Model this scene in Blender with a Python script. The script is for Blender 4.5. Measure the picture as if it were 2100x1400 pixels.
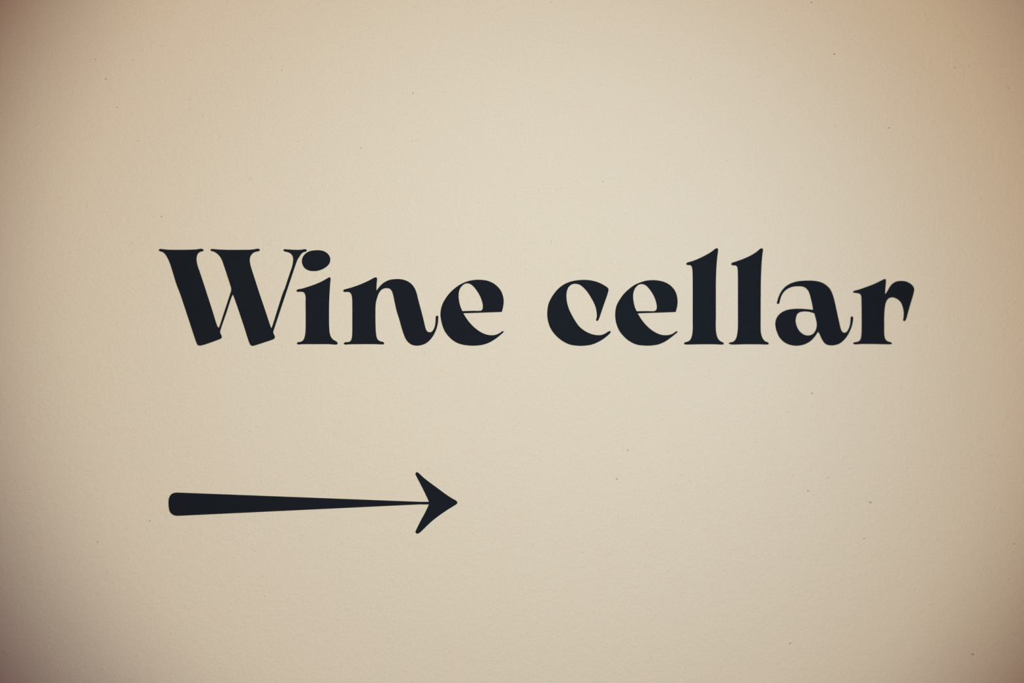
import bpy, bmesh, math, random
from mathutils import Vector

random.seed(7)
for o in list(bpy.data.objects):
    bpy.data.objects.remove(o, do_unlink=True)
sc = bpy.context.scene
C = sc.collection
SIGN_Z = 1.55                      # height of the middle of the sign above the floor (m)

# ------------------------------------------------------------------ camera
cam_d = bpy.data.cameras.new('camera')
cam = bpy.data.objects.new('camera', cam_d)
C.objects.link(cam)
YAW = math.radians(3.5)            # the camera looks slightly to the right along the wall
DIST = 1.4585
cam.location = (-DIST * math.sin(YAW), -DIST * math.cos(YAW), SIGN_Z)
cam.rotation_euler = (math.pi / 2, 0, -YAW)
cam_d.sensor_width = 36.0
cam_d.lens = 2917.0 / 2100.0 * 36.0
cam_d.clip_start = 0.02
cam_d.dof.use_dof = True
cam_d.dof.focus_distance = DIST * (1 - 0.0052)
cam_d.dof.aperture_fstop = 1.05
sc.camera = cam

# ------------------------------------------------------------------ world, lamps, exposure
world = bpy.data.worlds.new('corner_tint_ambient')  # added red ambient fill, imitates the reddish toning of the dark corners
sc.world = world
world.use_nodes = True
bg = world.node_tree.nodes['Background']
bg.inputs[0].default_value = (1.0, 0.10, 0.02, 1)
bg.inputs[1].default_value = 0.130


def spot(name, pos, aim, half, blend, rgb, radius):
    """An added spotlight aimed at the wall, its cone imitating lens vignetting (wall is the plane y = 0)."""
    d = bpy.data.lights.new(name, 'SPOT')
    m = max(rgb)
    d.energy = m * 4 * math.pi ** 2
    d.color = [c / m for c in rgb]
    d.spot_size = 2 * half
    d.spot_blend = blend
    d.shadow_soft_size = radius
    o = bpy.data.objects.new(name, d)
    C.objects.link(o)
    o.location = (pos[0], -pos[1], SIGN_Z + pos[2])
    o.rotation_euler = (Vector((aim[0], 0, SIGN_Z + aim[1])) - o.location).to_track_quat('-Z', 'Y').to_euler()
    return o


PAINT = (0.80, 0.735, 0.61)        # the wall's own colour
spot('warm_vignette_spot', (-0.0364, 1.3577, 0.0949), (0.0384, 0.0487), 0.5025, 0.5585,  # added near the camera; its cone edge stands in for the lens vignette
     [a / p for a, p in zip((0.985, 0.850, 0.560), PAINT)], 0.03)
spot('cool_vignette_spot', (0.2502, 1.0398, 0.2500), (-0.0009, -0.0598), 0.5827, 0.9999,  # upper-right angle follows the relief shadows; beam falloff added to imitate lens vignetting
     [a / p for a, p in zip((0.1415, 0.2360, 0.2750), PAINT)], 0.02)

vs = sc.view_settings
vs.view_transform = 'Standard'
vs.look = 'None'
vs.exposure = 0.0
vs.gamma = 1.0
vs.use_curve_mapping = False


# ------------------------------------------------------------------ materials
def mat(name):
    m = bpy.data.materials.new(name)
    m.use_nodes = True
    nt = m.node_tree
    return m, nt, nt.nodes['Principled BSDF']


def noise(nt, vec, scale, detail=2.0, rough=0.5):
    n = nt.nodes.new('ShaderNodeTexNoise')
    n.inputs['Scale'].default_value = scale
    n.inputs['Detail'].default_value = detail
    n.inputs['Roughness'].default_value = rough
    nt.links.new(vec, n.inputs['Vector'])
    return n.outputs[0]


def math_node(nt, op, a, b):
    n = nt.nodes.new('ShaderNodeMath')
    n.operation = op
    for i, v in enumerate((a, b)):
        if isinstance(v, (int, float)):
            n.inputs[i].default_value = v
        else:
            nt.links.new(v, n.inputs[i])
    return n.outputs[0]


def paint_material():
    """Matt beige wall paint: rolled orange-peel relief, fine grain, faint blotches."""
    m, nt, b = mat('beige_wall_paint')
    pos = nt.nodes.new('ShaderNodeNewGeometry').outputs['Position']
    b.inputs['Roughness'].default_value = 0.8
    b.inputs['Specular IOR Level'].default_value = 0.08
    # relief, in metres
    h = math_node(nt, 'MULTIPLY', noise(nt, pos, 120, 2.0), 0.00042)
    h = math_node(nt, 'ADD', h, math_node(nt, 'MULTIPLY', noise(nt, pos, 300, 2.0), 0.00030))
    h = math_node(nt, 'ADD', h, math_node(nt, 'MULTIPLY', noise(nt, pos, 9, 1.0), 0.0010))
    # scattered shallow nibs left by the roller
    nib = nt.nodes.new('ShaderNodeMapRange')
    nib.interpolation_type = 'SMOOTHSTEP'
    nib.inputs['From Min'].default_value = 0.62
    nib.inputs['From Max'].default_value = 0.80
    nt.links.new(noise(nt, pos, 170, 2.0), nib.inputs['Value'])
    h = math_node(nt, 'ADD', h, math_node(nt, 'MULTIPLY', nib.outputs[0], 0.00030))
    bump = nt.nodes.new('ShaderNodeBump')
    bump.inputs['Strength'].default_value = 1.0
    bump.inputs['Distance'].default_value = 1.0
    nt.links.new(h, bump.inputs['Height'])
    nt.links.new(bump.outputs['Normal'], b.inputs['Normal'])
    # colour: pigment grain and blotches
    blot = nt.nodes.new('ShaderNodeMixRGB')
    blot.inputs[1].default_value = (PAINT[0] * 1.012, PAINT[1] * 0.985, PAINT[2] * 0.985, 1)
    blot.inputs[2].default_value = (PAINT[0] * 0.988, PAINT[1] * 1.015, PAINT[2] * 1.015, 1)
    nt.links.new(noise(nt, pos, 45, 3.0, 0.6), blot.inputs[0])
    g = math_node(nt, 'MULTIPLY_ADD', noise(nt, pos, 480, 2.0), 0.15)
    g.node.inputs[2].default_value = 1 - 0.075
    mul = nt.nodes.new('ShaderNodeVectorMath')
    mul.operation = 'SCALE'
    nt.links.new(blot.outputs[0], mul.inputs[0])
    nt.links.new(g, mul.inputs['Scale'])
    nt.links.new(mul.outputs[0], b.inputs['Base Color'])
    return m


def plain_material(name, rgb, rough, spec, vary=0.06, scale=300):
    m, nt, b = mat(name)
    pos = nt.nodes.new('ShaderNodeNewGeometry').outputs['Position']
    mix = nt.nodes.new('ShaderNodeMixRGB')
    mix.inputs[1].default_value = [c * (1 - vary) for c in rgb] + [1]
    mix.inputs[2].default_value = [c * (1 + vary) for c in rgb] + [1]
    nt.links.new(noise(nt, pos, scale, 2.0), mix.inputs[0])
    nt.links.new(mix.outputs[0], b.inputs['Base Color'])
    b.inputs['Roughness'].default_value = rough
    b.inputs['Specular IOR Level'].default_value = spec
    return m


M_PAINT = paint_material()
M_SIGN = plain_material('navy_black_lettering', (0.0100, 0.0134, 0.0206), 0.75, 0.06, 0.10, 400)
M_DIRT = plain_material('brown_dirt', (0.38, 0.30, 0.195), 0.9, 0.05)
M_FAINT = plain_material('faint_tan_dirt', (0.57, 0.49, 0.37), 0.9, 0.05)
M_FLOOR = plain_material('stone_floor', (0.20, 0.17, 0.14), 0.7, 0.2, 0.2, 12)


# ------------------------------------------------------------------ helpers
def obj(name, mesh, material, parent=None):
    o = bpy.data.objects.new(name, mesh)
    if not mesh.materials:
        mesh.materials.append(material)
    C.objects.link(o)
    o.parent = parent
    return o


def box(name, lo, hi, material):
    bm = bmesh.new()
    bmesh.ops.create_cube(bm, size=1)
    for v in bm.verts:
        v.co = [lo[i] + (v.co[i] + 0.5) * (hi[i] - lo[i]) for i in range(3)]
    me = bpy.data.meshes.new(name)
    bm.to_mesh(me)
    bm.free()
    o = obj(name, me, material)
    o['kind'] = 'structure'
    return o


def thing(o, label, cat, group):
    o['label'] = label
    o['category'] = cat
    o['group'] = group
    return o


def smooth_loop(pts):
    """Centripetal Catmull-Rom through the outline points; a third number marks a sharp corner."""
    n = len(pts)
    P = [Vector((p[0], p[1])) for p in pts]
    sharp = [len(p) > 2 for p in pts]
    out = []
    for i in range(n):
        p1, p2 = P[i], P[(i + 1) % n]
        p0 = P[i - 1] if not sharp[i] else p1 + (p1 - p2)
        p3 = P[(i + 2) % n] if not sharp[(i + 1) % n] else p2 + (p2 - p1)
        steps = max(3, min(12, int((p2 - p1).length / 0.35)))
        if sharp[i] and sharp[(i + 1) % n]:
            steps = 1
        t1 = max((p1 - p0).length, 1e-6) ** 0.5
        t2 = t1 + max((p2 - p1).length, 1e-6) ** 0.5
        t3 = t2 + max((p3 - p2).length, 1e-6) ** 0.5
        for k in range(steps):
            t = t1 + (t2 - t1) * k / steps
            a1 = p0 * ((t1 - t) / t1) + p1 * (t / t1)
            a2 = p1 * ((t2 - t) / (t2 - t1)) + p2 * ((t - t1) / (t2 - t1))
            a3 = p2 * ((t3 - t) / (t3 - t2)) + p3 * ((t - t2) / (t3 - t2))
            b1 = a1 * ((t2 - t) / t2) + a2 * (t / t2)
            b2 = a2 * ((t3 - t) / (t3 - t1)) + a3 * ((t - t1) / (t3 - t1))
            out.append(b1 * ((t2 - t) / (t2 - t1)) + b2 * ((t - t1) / (t2 - t1)))
    return out


THICK = 0.0012                     # the characters stand 1.2 mm proud of the wall


def glyph_mesh(name, loops, cx, cz, rim=0.00012):
    """Flat cut-out plate with a slightly rounded front rim, origin at (cx, cz) mm on the wall."""
    cu = bpy.data.curves.new(name, 'CURVE')
    cu.dimensions = '2D'
    cu.fill_mode = 'BOTH'
    cu.extrude = THICK / 2 - rim
    cu.bevel_depth = rim
    cu.bevel_resolution = 1
    cu.offset = -rim
    for loop in loops:
        pts = smooth_loop(loop)
        s = cu.splines.new('POLY')
        s.points.add(len(pts) - 1)
        for q, p in zip(s.points, pts):
            q.co = ((p.x - cx) / 1000, (p.y - cz) / 1000, 0, 1)
        s.use_cyclic_u = True
    tmp = bpy.data.objects.new(name, cu)
    C.objects.link(tmp)
    dg = bpy.context.evaluated_depsgraph_get()
    me = bpy.data.meshes.new_from_object(tmp.evaluated_get(dg))
    bpy.data.objects.remove(tmp)
    bpy.data.curves.remove(cu)
    # stand the plate upright: curve x,y -> wall x,z; back face on the wall plane
    for v in me.vertices:
        x, y, z = v.co
        v.co = (x, -(z + THICK / 2), y)
    bm = bmesh.new()
    bm.from_mesh(me)
    bmesh.ops.remove_doubles(bm, verts=bm.verts, dist=1e-7)
    bmesh.ops.recalc_face_normals(bm, faces=bm.faces)
    bm.to_mesh(me)
    bm.free()
    me.name = name
    me.materials.clear()
    me.materials.append(M_SIGN)
    return me


def centre(loops):
    xs = [p[0] for l in loops for p in l]
    zs = [p[1] for l in loops for p in l]
    return (min(xs) + max(xs)) / 2, min(zs)


def place(o, cx, cz):
    o.location = (cx / 1000, 0, SIGN_Z + cz / 1000)


# ------------------------------------------------------------------ outlines, mm on the wall from the sign's middle
GLYPH = {
 'W': [[
    (-357.13,92.32), (-356.45,93.37), (-353.75,93.29), (-348.33,92.76), (-337.03,92.62), (-325.72,92.81), 
    (-319.83,93.15), (-315.76,93.76), (-313.72,93.54), (-312.5,92.49), (-313.27,91.34), (-315.76,90.69), 
    (-317.8,89.31), (-319.15,86.88), (-319.61,83.9), (-319.29,79.78), (-318.25,75.66), (-316.21,69.71), 
    (-311.68,55.97), (-309.59,49.35), (-304.15,32.4), (-298.62,15.22), (-297.44,13.84,1), (-296.99,14.53), 
    (-291.22,31.96), (-285.55,49.4), (-285.03,50.99), (-284.8,52.82), (-285.16,55.12), (-286.3,58.78), 
    (-288.8,66.58), (-291.97,76.2), (-294.7,83.53), (-297.87,87.87), (-300.82,90.15), (-302.86,91.06), 
    (-304.9,91.65), (-305.67,92.52), (-305.13,93.48), (-303.32,93.58), (-297.87,93.14), (-288.8,92.81), 
    (-275.17,92.87), (-266.07,93.04), (-261.52,93.52), (-258.57,94.08), (-256.75,93.77), (-256.2,92.62), 
    (-257.2,91.56), (-260.16,90.91), (-263.12,89.52), (-265.39,86.62), (-266.3,82.94), (-265.85,78.58), 
    (-264.48,73.53), (-260.61,61.37), (-256.8,49.46), (-251.11,32.48), (-245.41,15.25), (-244.68,13.41,1), 
    (-243.96,14.79), (-238.58,31.71), (-232.88,49.51), (-230.89,54.32), (-228.16,62.61), (-225.42,70.89), 
    (-223.59,76.42), (-222.68,81.94), (-222.68,84.7), (-223.36,87.0), (-224.96,89.06), (-227.24,90.34), 
    (-229.98,91.11), (-231.81,91.66), (-232.4,92.71), (-231.72,93.59), (-229.07,93.51), (-220.85,93.08), 
    (-214.0,93.25), (-211.26,93.76), (-209.43,93.4), (-208.88,92.48), (-209.66,91.42), (-211.95,90.72), 
    (-214.23,89.1), (-216.52,85.87), (-218.11,83.34), (-219.26,80.57), (-220.85,75.97), (-223.14,69.06), 
    (-229.68,49.52), (-236.07,30.2), (-242.22,11.35), (-242.77,9.28), (-242.22,7.67), (-241.31,5.83), (-241.08,3.99), 
    (-242.0,2.61), (-243.59,1.83), (-251.79,-0.97), (-259.08,-3.36), (-261.35,-4.05), (-263.4,-4.46), 
    (-265.22,-3.72), (-266.36,-1.98), (-271.81,14.55), (-277.27,31.06), (-283.05,47.66,1), (-284.18,45.73), 
    (-289.86,28.75), (-295.62,11.78), (-295.99,9.72), (-295.53,7.88), (-294.54,5.82), (-294.4,4.21), (-295.17,2.97), 
    (-296.89,2.15), (-304.15,-0.6), (-311.4,-3.12), (-313.67,-3.67), (-316.39,-4.17), (-318.42,-3.44), 
    (-319.47,-1.52), (-327.7,23.21), (-335.85,47.92), (-339.74,58.19), (-345.62,77.4), (-347.2,81.51), 
    (-349.0,85.17), (-351.49,88.82), (-353.75,90.41), (-356.23,91.18), (-357.0,91.68), ],],
 'i': [[
    (-185.87,65.39), (-184.96,64.34), (-185.28,59.04), (-185.87,49.82), (-186.33,39.69), (-186.45,26.58), 
    (-186.31,15.06), (-185.81,9.07), (-184.57,4.92), (-182.51,2.16), (-179.3,0.22), (-177.93,-0.97), (-177.7,-1.99), 
    (-178.61,-3.05), (-180.67,-3.05), (-187.09,-2.68), (-200.82,-2.68), (-214.53,-2.77), (-216.59,-3.0), 
    (-218.19,-2.67), (-218.87,-1.75), (-217.96,-0.7), (-215.44,-0.28), (-213.16,0.78), (-211.56,3.08), 
    (-210.51,7.22), (-210.05,12.74), (-209.96,26.55), (-210.05,40.36), (-209.98,44.25), (-210.44,47.47), 
    (-211.49,49.54), (-213.09,50.36), (-215.37,50.54), (-218.11,50.44), (-219.26,51.59), (-218.34,52.74), 
    (-214.0,53.67), (-207.15,55.76), (-198.92,58.77), (-192.05,62.01), (-187.02,64.93), ],],
 'dot': [[
    (-213.77,81.51), (-213.09,85.2), (-210.35,89.12), (-205.78,91.76), (-198.46,92.75), (-192.51,92.09), 
    (-187.93,89.43), (-185.64,85.99), (-185.18,82.99), (-185.87,79.77), (-188.39,76.53), (-192.97,73.52), 
    (-198.0,71.81), (-202.12,71.52), (-207.15,72.24), (-211.26,74.85), (-213.18,78.29), ],],
 'n': [[
    (-139.05,65.33), (-137.9,64.64), (-137.76,63.49), (-138.13,59.33), (-138.36,55.18), (-138.32,51.85,1), 
    (-135.83,55.18), (-132.61,58.65), (-128.47,61.44), (-123.41,63.16), (-117.42,63.68), (-112.39,63.33), 
    (-107.32,61.72), (-103.17,58.96), (-99.94,55.04), (-97.64,49.72), (-96.25,44.18), (-94.41,37.24), (-92.1,28.46), 
    (-90.02,20.14), (-89.1,16.05), (-88.18,12.81), (-86.79,10.5), (-84.71,9.48), (-82.4,9.94), (-80.09,12.81), 
    (-78.71,16.98), (-78.15,22.07), (-78.01,25.31), (-77.32,26.33), (-76.3,26.47), (-75.56,25.54), (-75.56,22.07), 
    (-76.03,17.91), (-77.55,12.35), (-80.09,6.8), (-83.79,1.71), (-87.94,-1.76), (-92.56,-3.61), (-97.41,-4.21), 
    (-102.25,-3.29), (-105.94,-0.84), (-108.71,2.86), (-110.78,7.71), (-112.85,14.18), (-115.16,22.5), 
    (-117.92,31.27), (-119.76,39.59), (-122.07,49.67), (-123.45,52.44), (-125.29,53.91), (-127.82,54.42), 
    (-131.23,53.81), (-133.99,51.96), (-136.29,48.49), (-137.67,44.56), (-138.82,40.41), (-139.33,35.33), 
    (-139.42,28.4), (-139.42,22.01), (-139.24,15.09), (-138.82,8.16), (-138.13,4.24), (-136.75,1.7), (-134.45,0.23), 
    (-131.69,-0.38), (-130.68,-1.53), (-131.0,-2.82), (-133.07,-2.91), (-139.97,-2.68), (-156.05,-2.68), 
    (-167.07,-2.91), (-169.82,-3.14), (-171.42,-2.22), (-170.96,-1.07), (-169.13,-0.61), (-166.38,-0.37), 
    (-164.54,0.78), (-163.4,3.54), (-162.94,8.16), (-162.84,21.99), (-162.84,35.82), (-162.94,42.21), (-163.3,45.9), 
    (-164.22,48.66), (-165.92,50.18), (-167.98,50.5), (-170.73,50.4), (-172.02,51.41), (-171.42,52.7), 
    (-168.9,53.49), (-162.94,55.21), (-153.76,58.6), (-145.95,62.17), (-140.43,65.1), ],],
 'e1': [[
    (-10.37,30.27,1), (-9.44,34.13), (-8.74,38.31), (-8.6,42.48), (-9.44,47.12), (-11.3,51.76), (-14.55,55.93), 
    (-19.2,59.63), (-25.23,62.17), (-30.8,63.03), (-35.44,63.21), (-41.47,62.59), (-47.49,60.95), (-53.51,58.06), 
    (-59.53,53.74), (-64.62,48.63), (-68.79,42.84), (-71.56,37.28), (-72.95,31.72), (-73.27,27.09), (-72.72,22.54), 
    (-71.1,16.06), (-68.79,10.5), (-64.62,4.95), (-59.53,0.55), (-53.98,-2.23), (-47.96,-3.62), (-41.47,-4.22), 
    (-34.98,-3.99), (-29.41,-3.16), (-22.91,-0.84), (-16.41,3.1), (-11.76,6.82), (-8.97,9.37), (-8.6,10.21), 
    (-9.21,10.76), (-10.37,10.3), (-12.69,8.67), (-16.41,7.05), (-20.59,6.44), (-25.23,6.91), (-29.87,8.53), 
    (-34.51,11.21), (-39.15,14.92), (-43.79,19.78), (-47.49,24.88), (-49.9,28.91,1), ],
  [
    (-50.83,31.06,1), (-41.24,31.39), (-31.96,31.64), (-30.71,32.47), (-29.97,34.56), (-29.97,37.34), (-31.03,41.98), 
    (-33.12,47.08), (-35.9,51.71), (-39.15,55.87), (-42.4,58.55), (-45.64,59.47), (-48.88,58.63), (-51.66,56.31), 
    (-53.51,53.52), (-54.53,49.81), (-54.67,45.18), (-53.98,40.09), (-52.59,34.99), ],],
 'c': [[
    (73.54,63.35), (79.63,63.04), (85.25,61.99), (90.87,60.0), (95.56,57.49), (98.37,55.49), (99.41,54.1), 
    (99.31,52.0), (98.14,47.8), (96.03,41.74), (93.69,35.21), (90.87,26.81), (89.0,22.15), (87.83,21.12), 
    (86.75,21.68), (86.75,22.85), (87.36,25.18), (87.36,28.67), (86.42,34.26), (84.55,39.39), (81.5,44.97), 
    (77.76,50.79), (73.54,55.44), (69.8,58.22), (65.59,59.28), (62.32,58.9), (59.28,57.03), (57.17,53.77), 
    (56.14,49.58), (56.1,44.46), (56.94,38.88), (59.04,32.36), (62.32,25.85), (65.12,21.04), (68.86,15.92), 
    (73.07,12.2), (77.76,9.4), (82.44,7.54), (87.59,6.61), (91.81,6.75), (95.56,8.01), (98.84,10.02), (100.72,10.81), 
    (101.75,10.21), (101.19,8.71), (98.37,5.92), (94.15,2.65), (89.0,-0.38), (82.44,-3.03), (76.82,-4.06), 
    (70.74,-4.43), (65.12,-4.06), (59.51,-3.08), (53.43,-0.38), (47.83,3.58), (42.69,8.92), (39.19,14.5), 
    (37.09,20.78), (36.25,26.83), (36.39,31.87), (37.32,37.91), (39.42,43.03), (43.16,49.09), (47.83,54.45), 
    (53.43,58.65), (59.51,61.32), (66.52,62.87), ],],
 'e2': [[
    (169.29,30.41,1), (170.47,34.85), (171.18,39.53), (171.04,43.74), (170.0,48.88), (167.88,53.32), (164.1,57.52), 
    (159.39,60.54), (153.26,62.54), (147.61,63.22), (142.9,63.21), (137.73,62.59), (132.55,60.94), (126.91,58.5), 
    (120.8,54.15), (115.16,48.77), (110.93,42.93), (107.88,37.09), (106.71,31.96), (106.47,27.3), (106.71,23.17), 
    (107.88,17.58), (110.46,11.52), (114.22,6.39), (118.92,1.95), (124.09,-1.31), (129.73,-3.41), (135.37,-4.07), 
    (140.08,-4.26), (145.26,-3.98), (151.38,-2.95), (157.98,-0.15), (163.63,3.59), (168.35,7.34), (170.94,9.44), 
    (171.09,10.05), (170.14,10.7), (168.82,9.91), (165.99,8.04), (162.22,6.87), (157.98,6.54), (153.73,7.1), 
    (149.02,8.96), (144.31,11.77), (139.61,15.73), (135.37,20.4), (132.08,25.07), (129.73,29.03,1), ],
  [
    (128.69,31.2,1), (138.43,31.35), (147.85,31.69), (149.26,33.19), (149.64,35.76), (149.02,39.96), (147.14,45.56), 
    (144.31,50.7), (141.02,55.13), (137.73,58.06), (134.2,59.17), (130.67,58.37), (127.85,55.8), (125.97,52.52), 
    (125.03,48.32), (125.12,43.65), (125.97,38.52), (127.38,33.86), ],],
 'l1': [[
    (212.1,96.42), (213.23,95.87), (213.52,94.7), (213.14,91.41), (212.43,85.79), (211.81,77.83), (211.34,68.46), 
    (211.15,59.09), (211.15,41.07), (211.15,27.02), (211.05,15.31), (211.34,10.16), (212.19,5.94), (213.61,2.66), 
    (215.98,0.32), (218.11,-0.71), (219.39,-1.79), (219.29,-2.72), (218.11,-3.1), (209.35,-2.86), (195.16,-2.86), 
    (180.98,-3.05), (178.62,-2.86), (178.05,-1.92), (178.86,-0.85), (180.98,-0.29), (183.34,0.7), (185.23,3.13), 
    (186.41,6.87), (186.98,12.02), (187.03,22.31), (187.03,41.03), (187.03,59.03), (186.89,70.26), (186.56,74.94), 
    (185.71,77.74), (184.29,78.77), (181.93,78.9), (180.27,79.83), (180.51,81.0), (181.93,81.71), (186.65,83.13), 
    (192.79,85.49), (199.89,88.93), (206.51,92.79), (210.77,96.0), ],],
 'l2': [[
    (258.99,96.61), (260.18,96.05), (260.46,94.88), (259.94,90.65), (259.23,83.61), (258.75,75.63), (258.37,66.24), 
    (258.18,54.51), (258.07,41.15), (258.02,27.07), (258.02,15.34), (258.26,9.71), (259.21,5.49), (261.02,1.97), 
    (263.16,0.09), (265.3,-0.71), (266.49,-1.93), (266.01,-2.96), (263.87,-3.1), (255.32,-2.87), (241.07,-2.87), 
    (227.31,-3.05), (225.42,-2.49), (224.56,-1.79), (225.89,-0.99), (228.74,-0.38), (231.11,1.26), (232.77,4.54), 
    (233.71,9.23), (234.19,13.92), (234.28,27.05), (234.28,41.11), (234.3,59.14), (234.2,69.46), (233.97,74.62), 
    (233.35,77.43), (231.93,78.59), (229.08,78.73), (227.33,79.66), (227.33,80.69), (228.61,81.63), (233.59,83.29), 
    (239.75,85.56), (246.88,88.73), (253.52,92.74), (257.8,96.18), ],],
 'a': [[
    (275.14,39.7), (275.62,42.05), (277.28,47.22), (280.38,52.86), (284.66,57.34), (289.9,60.4), (296.1,62.3), 
    (301.82,63.02), (308.03,63.27), (314.23,63.05), (319.96,62.03), (325.22,59.78), (330.0,55.8), (332.87,51.09), 
    (335.02,44.98), (337.17,36.04), (339.56,25.21), (341.48,16.73), (342.07,14.45), (343.26,11.16), (344.94,9.51), 
    (346.61,9.18), (348.77,10.22), (350.68,13.04), (352.12,17.29), (352.69,21.53), (352.98,25.06), (353.65,26.0), 
    (354.75,26.0), (355.47,24.83), (355.23,21.53), (354.28,16.82), (352.6,12.1), (350.2,7.39), (346.85,2.68), 
    (343.02,-0.85), (339.19,-2.97), (333.93,-4.01), (330.48,-3.91), (327.13,-2.97), (324.26,-0.38), (322.11,3.15), 
    (320.2,7.38), (318.53,10.2,1), (316.62,7.38), (313.75,3.62), (309.93,0.09), (304.69,-2.73), (299.92,-4.0), 
    (295.62,-4.38), (290.86,-3.91), (286.09,-2.5), (281.81,0.09), (278.0,4.08), (275.62,8.78), (273.95,13.94), 
    (273.47,18.64), (274.19,22.87), (276.09,26.39), (279.42,29.68), (284.19,32.27), (289.9,33.59), (295.62,34.03), 
    (301.82,33.94), (308.03,33.48), (313.18,32.83,1), (312.32,38.35), (310.89,44.46), (309.46,49.63), (307.55,53.39), 
    (304.69,55.97), (301.35,57.05), (297.05,57.27), (292.29,56.88), (287.52,55.23), (283.71,52.63), (280.85,49.11), 
    (278.95,44.87), (278.0,41.11), (277.28,39.33), (276.09,38.9), ],
  [
    (314.47,29.25,1), (316.14,23.38), (317.1,18.2), (316.86,14.91), (315.66,11.14), (313.28,8.08), (310.41,6.67), 
    (307.07,6.34), (303.73,7.14), (299.92,9.73), (297.05,13.49), (295.39,17.71), (294.81,21.47), (295.39,25.71), 
    (296.82,28.76), (299.44,30.41), (303.73,31.12), (308.98,30.8), ],],
 'r': [[
    (388.96,65.13), (390.17,64.43), (390.17,62.54), (389.78,57.35), (389.4,52.63), (389.4,49.09,1), (391.61,52.16), 
    (394.01,56.41), (396.89,59.96), (400.74,62.33), (405.55,63.19), (410.36,62.83), (415.18,60.95), (418.55,58.12), 
    (420.09,55.06), (419.99,52.22), (418.79,47.5), (416.62,40.41), (414.21,32.37), (411.81,23.87), (410.6,21.6), 
    (409.64,21.27), (408.53,21.97), (408.92,24.81), (409.16,30.0), (408.44,34.72), (406.51,39.92), (403.63,43.22), 
    (399.78,45.33), (396.41,45.94), (393.53,45.09), (391.13,42.72), (389.93,39.89), (388.96,34.7), (388.39,26.67), 
    (388.34,17.78), (388.34,10.71), (388.67,5.51), (389.78,2.21), (391.94,0.32), (394.82,-0.53), (396.51,-1.56), 
    (396.27,-2.51), (393.86,-2.88), (378.01,-2.65), (363.62,-2.65), (357.63,-2.97), (355.95,-2.5), (355.47,-1.66), 
    (356.67,-0.85), (359.79,-0.29), (362.18,0.8), (363.62,3.15), (364.2,6.45), (364.48,13.05), (364.48,31.91), 
    (364.34,41.33), (364.15,46.45), (363.29,48.8), (361.37,49.98), (358.49,50.44), (355.86,50.91), (355.38,51.61), 
    (356.34,52.56), (362.33,54.36), (369.52,56.83), (378.16,60.15), (386.32,64.04), ],],
 'shaft': [[
    (-347.54,-162.78), (-347.18,-158.66), (-346.05,-155.69), (-344.02,-153.65), (-340.85,-152.66), 
    (-337.24,-152.64,1), (-94.8,-163.6,1), (-85.06,-163.67,1), (-85.06,-166.21,1), (-94.8,-166.09,1), 
    (-338.59,-175.98,1), (-341.76,-175.4), (-344.47,-173.78), (-346.28,-171.48), (-347.18,-167.81), ],],
 'head': [[
    (-85.06,-166.21,1), (-85.06,-163.67,1), (-85.55,-162.17), (-91.82,-148.93), (-98.28,-136.34), (-98.77,-134.94), 
    (-98.28,-133.85), (-97.28,-133.35), (-96.04,-133.86), (-89.83,-139.47), (-82.37,-145.25), (-74.9,-150.78), 
    (-69.93,-154.55), (-64.94,-158.07), (-60.46,-160.84), (-57.22,-162.71), (-56.22,-163.86), (-55.97,-164.86), 
    (-56.72,-166.0), (-59.46,-167.83), (-64.94,-171.13), (-70.92,-175.08), (-77.39,-179.72), (-83.36,-184.6), 
    (-88.83,-189.79), (-93.81,-194.48), (-95.55,-195.61), (-97.04,-195.95), (-98.28,-195.19), (-98.68,-193.95), 
    (-97.78,-191.71), (-92.31,-180.8), (-89.83,-176.33), (-85.85,-168.14), ],],
}
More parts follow.
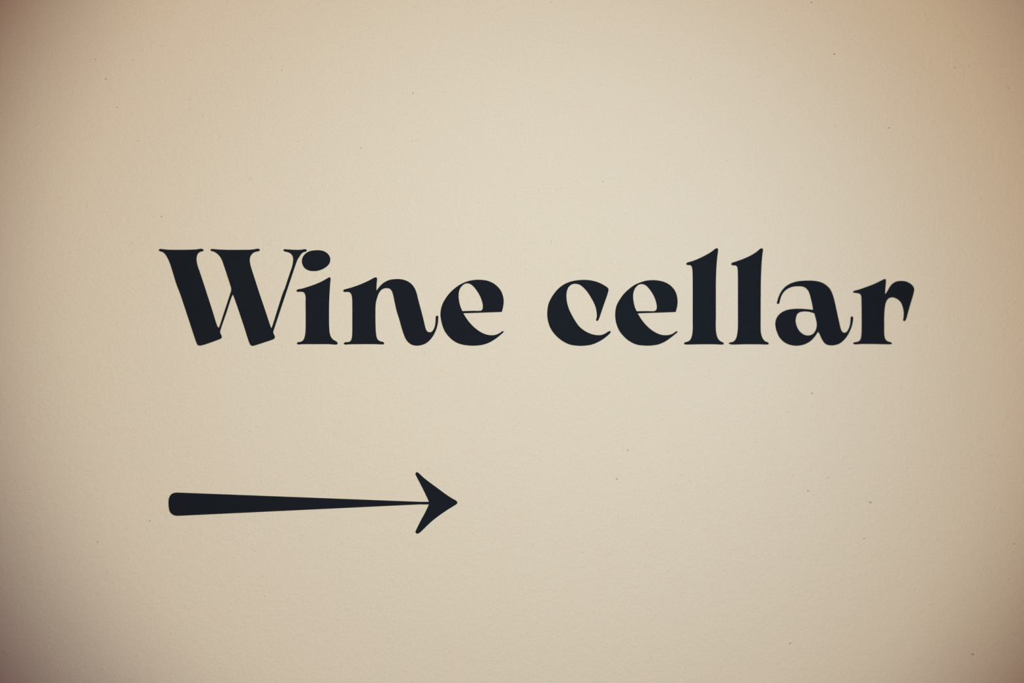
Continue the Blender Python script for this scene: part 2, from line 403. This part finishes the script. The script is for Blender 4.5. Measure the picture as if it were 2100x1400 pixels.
SPECKS = [
    (-420.76,283.91,0.75), (-382.99,284.37,0.65), (-410.12,264.38,0.8), (-398.98,235.99,0.8), (-326.1,244.61,0.65), 
    (-313.91,227.96,0.55), (-422.21,206.78,0.6), (-379.11,202.24,0.6), (-377.16,202.26,0.55), (-355.79,298.0,0.6), 
    (-343.64,332.15,0.5), (311.59,352.03,0.85), (335.77,298.64,0.95), (386.88,284.03,0.6), (393.6,222.61,0.8), 
    (335.77,224.11,0.6), (463.68,285.94,0.8), (521.07,265.67,0.75), (512.71,227.79,0.6), (-418.34,-201.9,0.75), 
    (-437.66,-221.37,0.6), (-397.53,-232.07,0.55), (-366.48,-181.18,0.75), (-380.08,-317.37,0.75), 
    (-457.44,-331.04,0.7), (367.23,-205.11,0.85), (482.95,-326.98,1.3), (527.35,-212.08,0.95), (288.99,-313.24,0.8), 
    (93.54,164.64,0.7), (46.18,155.3,0.55), (27.58,155.68,0.5), (3.01,147.52,0.45), (-14.52,115.43,0.5), 
    (21.06,101.09,0.55), (40.64,102.67,0.6), (126.91,105.06,0.65), (142.61,106.13,0.45), (14.54,73.54,0.45), 
    (-68.93,114.67,0.45), (116.78,131.14,0.45), (119.31,-112.06,0.8), (108.19,-141.64,0.9), (22.06,-208.19,0.65), 
    (35.62,-215.32,0.5), (8.52,-224.58,0.55), (57.75,-177.43,0.5), (184.25,-144.1,0.55), (-7.01,-172.95,0.5), 
    (28.09,-120.64,0.5), (312.1,-53.69,0.8), (390.5,-66.06,0.7), (307.99,-154.97,0.95), (373.95,-167.58,1.0), 
    (291.55,-139.18,0.6), (329.59,-141.42,0.65), (352.27,-131.92,0.7), (426.77,-71.25,0.6), (-234.12,275.28,0.7), 
    (-238.54,263.84,0.55), (-170.1,253.18,0.55), (-101.26,253.42,0.75), (-111.68,252.81,0.5), (-217.9,203.13,0.55), 
    (-154.29,197.22,0.75), (-156.76,190.24,0.5), (-204.12,209.69,0.55), (-102.25,204.62,0.5), (-98.28,204.65,0.55), 
    (-266.01,164.65,0.7), (-193.29,158.21,0.55), (-211.51,195.26,0.5), (-88.83,234.13,0.45), (-173.56,-205.5,0.7), 
    (-157.75,-209.61,0.5), (-252.77,-237.96,0.45), (-79.88,-222.25,0.55), (-118.63,-209.95,0.45), 
    (-354.82,126.1,0.75), (-435.25,102.6,0.6), (-383.96,98.88,0.65), (120.83,-339.21,0.5), (254.14,273.88,0.65), 
    (-20.02,288.76,0.55), (40.14,348.08,0.6), (-100.76,341.06,0.6), (-47.49,-93.81,0.5), (-266.01,-90.98,0.55), 
    (-153.3,-75.51,0.5), (-114.66,43.79,0.45), ]
LUMPS = [
    (-413.02,-329.21,2.25,1.6), (-465.15,-296.61,1.25,0.75), (-390.74,-321.65,0.9,0.8), (-330.0,-192.31,1.3,1.0), 
    (-428.49,-185.61,1.0,0.8), (1.0,99.5,1.4,1.0), (88.49,119.44,0.8,0.7), (-28.02,87.9,1.6,1.3), 
    (-27.02,69.42,1.2,1.0), (8.52,88.03,0.8,0.7), (30.6,-157.2,1.1,1.0), (4.51,-128.52,0.9,0.9), 
    (72.86,-216.16,1.0,1.0), (174.59,-137.5,1.5,1.2), (176.11,-184.85,1.1,1.5), (-7.51,-246.42,1.0,1.0), 
    (43.66,-115.21,1.0,1.3), (-231.18,244.61,0.9,0.8), (-194.27,-274.75,1.1,1.0), (-267.48,-194.79,1.75,1.1), 
    (-170.1,254.18,1.5,1.0), (353.81,313.58,1.7,1.3), (420.03,280.34,1.5,1.2), (337.32,295.11,1.5,1.0), 
    (369.3,-203.09,1.3,1.0), (290.53,-311.24,1.2,1.2), (-329.03,92.71,0.75,0.6), (-88.83,-10.96,1.5,1.0), 
    (-183.92,-116.6,1.0,0.8), (-178.99,-143.91,1.0,0.8), (-90.82,-8.97,1.0,0.8), (152.25,-7.55,1.5,0.75), 
    (-248.85,-179.11,1.0,1.0), (-155.28,-132.63,0.9,0.8), (-47.49,-94.81,0.8,0.7), (-335.85,-194.72,0.8,0.8), 
    (438.2,-273.42,2.0,1.5), (443.91,-205.24,1.5,1.5), (-442.49,251.26,1.0,0.8), (-319.28,266.39,1.0,0.8), 
    (-454.55,293.8,0.7,1.3), (234.21,-103.0,0.7,1.3), (4.01,112.52,0.45,1.75), (253.12,-103.59,1.5,1.0), ]
RIDGES = [[(-462.26, 155.43), (-456.96, 153.51), (-452.62, 151.08), (-449.24, 148.65)],
  [(-487.28, 121.47), (-483.92, 119.28)],
  [(371.88, -101.56), (375.5, -104.11), (379.64, -107.68)],
  [(-49.99, 101.29), (-25.02, 102.39), (5.01, 102.02), (35.12, 102.4), (65.3, 102.78)],
  [(82.94, 104.86), (105.66, 105.46), (130.96, 105.07), (156.31, 105.69), (176.62, 105.27)],
  [(-418.34, -280.01), (-411.08, -278.13), (-404.79, -276.73)]]


# ------------------------------------------------------------------ the setting
box('floor', (-2.5, -3.2, -0.08), (2.5, 0.15, 0.0), M_FLOOR)
wall = box('wall_back', (-2.5, 0.0, 0.0), (2.5, 0.15, 2.9), M_PAINT)
wall['label'] = 'beige painted wall with rolled texture behind the lettering'


def dome(bm, x, z, rx, rz, h, seg=10, rough=0.0):
    """A small flattened, irregular drop of paint or dirt on the wall face (mm)."""
    rings = [(1.0, -0.05), (0.8, 0.3), (0.5, 0.8)]
    wob = [1 + random.uniform(-rough, rough) for k in range(seg)]
    ox, oz = rx * rough * random.uniform(-0.6, 0.6), rz * rough * random.uniform(-0.6, 0.6)
    prev = None
    for n, (f, t) in enumerate(rings):
        ring = [bm.verts.new(((x + ox * n / 2 + rx * f * wob[k] * math.cos(2 * math.pi * k / seg)) / 1000, -h * t / 1000,
                              SIGN_Z + (z + oz * n / 2 + rz * f * wob[k] * math.sin(2 * math.pi * k / seg)) / 1000))
                for k in range(seg)]
        if prev:
            for k in range(seg):
                bm.faces.new((prev[k], prev[(k + 1) % seg], ring[(k + 1) % seg], ring[k]))
        prev = ring
    top = bm.verts.new(((x + ox) / 1000, -h / 1000, SIGN_Z + (z + oz) / 1000))
    for k in range(seg):
        bm.faces.new((prev[k], prev[(k + 1) % seg], top))


def stuff(name, bm, material):
    bmesh.ops.recalc_face_normals(bm, faces=bm.faces)
    for f in bm.faces:
        f.smooth = True
    me = bpy.data.meshes.new(name)
    bm.to_mesh(me)
    bm.free()
    o = obj(name, me, material, wall)
    o['kind'] = 'stuff'
    return o


for name, material, keep in (('dirt_specks', M_DIRT, lambda r: r >= 0.75), ('faint_specks', M_FAINT, lambda r: r < 0.75)):
    bm = bmesh.new()
    for x, z, r in SPECKS:
        if keep(r):
            dome(bm, x, z, r * random.uniform(0.85, 1.25), r * random.uniform(0.7, 1.0), 0.12, 8, 0.25)
    stuff(name, bm, material)

bm = bmesh.new()
for x, z, rx, rz in LUMPS:
    dome(bm, x, z, rx * 1.15, rz * 1.15, 0.36 * min(rx, rz), 12, 0.38)
for i in range(240):
    r = random.uniform(0.35, 0.95)
    dome(bm, random.uniform(-560, 560), random.uniform(-370, 370), r * random.uniform(0.8, 1.6),
         r * random.uniform(0.7, 1.1), r * 0.18, 8, 0.35)
stuff('paint_lumps', bm, M_PAINT)

bm = bmesh.new()
for n, line in enumerate(RIDGES):
    h, w = (0.28, 0.45) if n not in (3, 4) else (0.07, 0.35)
    pts = smooth_loop([(x, z) for x, z in line])[:]
    P = [Vector(p) for p in line]
    fine = []
    for a, b_ in zip(P, P[1:]):
        for k in range(6):
            fine.append(a.lerp(b_, k / 6))
    fine.append(P[-1])
    prev = None
    for i, p in enumerate(fine):
        t = (fine[min(i + 1, len(fine) - 1)] - fine[max(i - 1, 0)]).normalized()
        nrm = Vector((-t.y, t.x))
        f = math.sin(math.pi * (i + 0.4) / (len(fine) - 0.2)) ** 0.5
        row = []
        for s, y in ((-1, -0.02), (0, 1), (1, -0.02)):
            q = p + nrm * (s * w * f)
            row.append(bm.verts.new((q.x / 1000, -h * f * y / 1000, SIGN_Z + q.y / 1000)))
        if prev:
            for k in range(2):
                bm.faces.new((prev[k], prev[k + 1], row[k + 1], row[k]))
        prev = row
stuff('paint_ridges', bm, M_PAINT)

# ------------------------------------------------------------------ the words "Wine cellar", one cut-out character each
GROUP = 'cut-out letters of the wall sign'
LETTERS = [
    ('W', ['W'], 'navy-black capital W, widest of the letters, first letter of the word Wine'),
    ('n', ['n'], 'navy-black small n with a curled foot, between the dotted i and the first e'),
    ('e', ['e1'], 'navy-black small e ending the word Wine, right of the n'),
    ('c', ['c'], 'navy-black small c with an open bowl, first letter of the word cellar'),
    ('e', ['e2'], 'navy-black small e inside the word cellar, between the c and the tall l'),
    ('l', ['l1'], 'navy-black tall l right after the e of cellar, left one of the pair'),
    ('l', ['l2'], 'navy-black tall l just before the a of cellar, right one of the pair'),
    ('a', ['a'], 'navy-black small a with a thin hooked top, between the second l and the r'),
    ('r', ['r'], 'navy-black small r with a drooping arm, last letter at the right end'),
]


def letter(keys, label):
    loops = GLYPH[keys[0]]
    cx, cz = centre(loops)
    o = obj('letter', glyph_mesh('letter', loops, cx, cz), M_SIGN)
    place(o, cx, cz)
    return thing(o, label, 'letter', GROUP)


letter(LETTERS[0][1], LETTERS[0][2])

# the small i: a stem and a separate oval dot
cx, cz = centre(GLYPH['i'])
root = bpy.data.objects.new('letter', None)
root.empty_display_size = 0.02
C.objects.link(root)
place(root, cx, cz)
obj('letter_stem', glyph_mesh('letter_stem', GLYPH['i'], cx, cz), M_SIGN, root)
obj('letter_dot', glyph_mesh('letter_dot', GLYPH['dot'], cx, cz), M_SIGN, root)
thing(root, 'navy-black small i with an oval dot, tucked under the thin arm of the W', 'letter', GROUP)

for _, keys, label in LETTERS[1:]:
    letter(keys, label)

# ------------------------------------------------------------------ the arrow below the words
cx, cz = centre(GLYPH['head'])
ax, _ = centre(GLYPH['shaft'] + GLYPH['head'])
arrow = bpy.data.objects.new('arrow', None)
arrow.empty_display_size = 0.02
C.objects.link(arrow)
place(arrow, ax, cz)
obj('arrow_shaft', glyph_mesh('arrow_shaft', GLYPH['shaft'], ax, cz, 0.0), M_SIGN, arrow)
obj('arrow_head', glyph_mesh('arrow_head', GLYPH['head'], ax, cz, 0.0), M_SIGN, arrow)
arrow['label'] = 'navy-black arrow with a tapering shaft pointing right, below the words'
arrow['category'] = 'arrow'
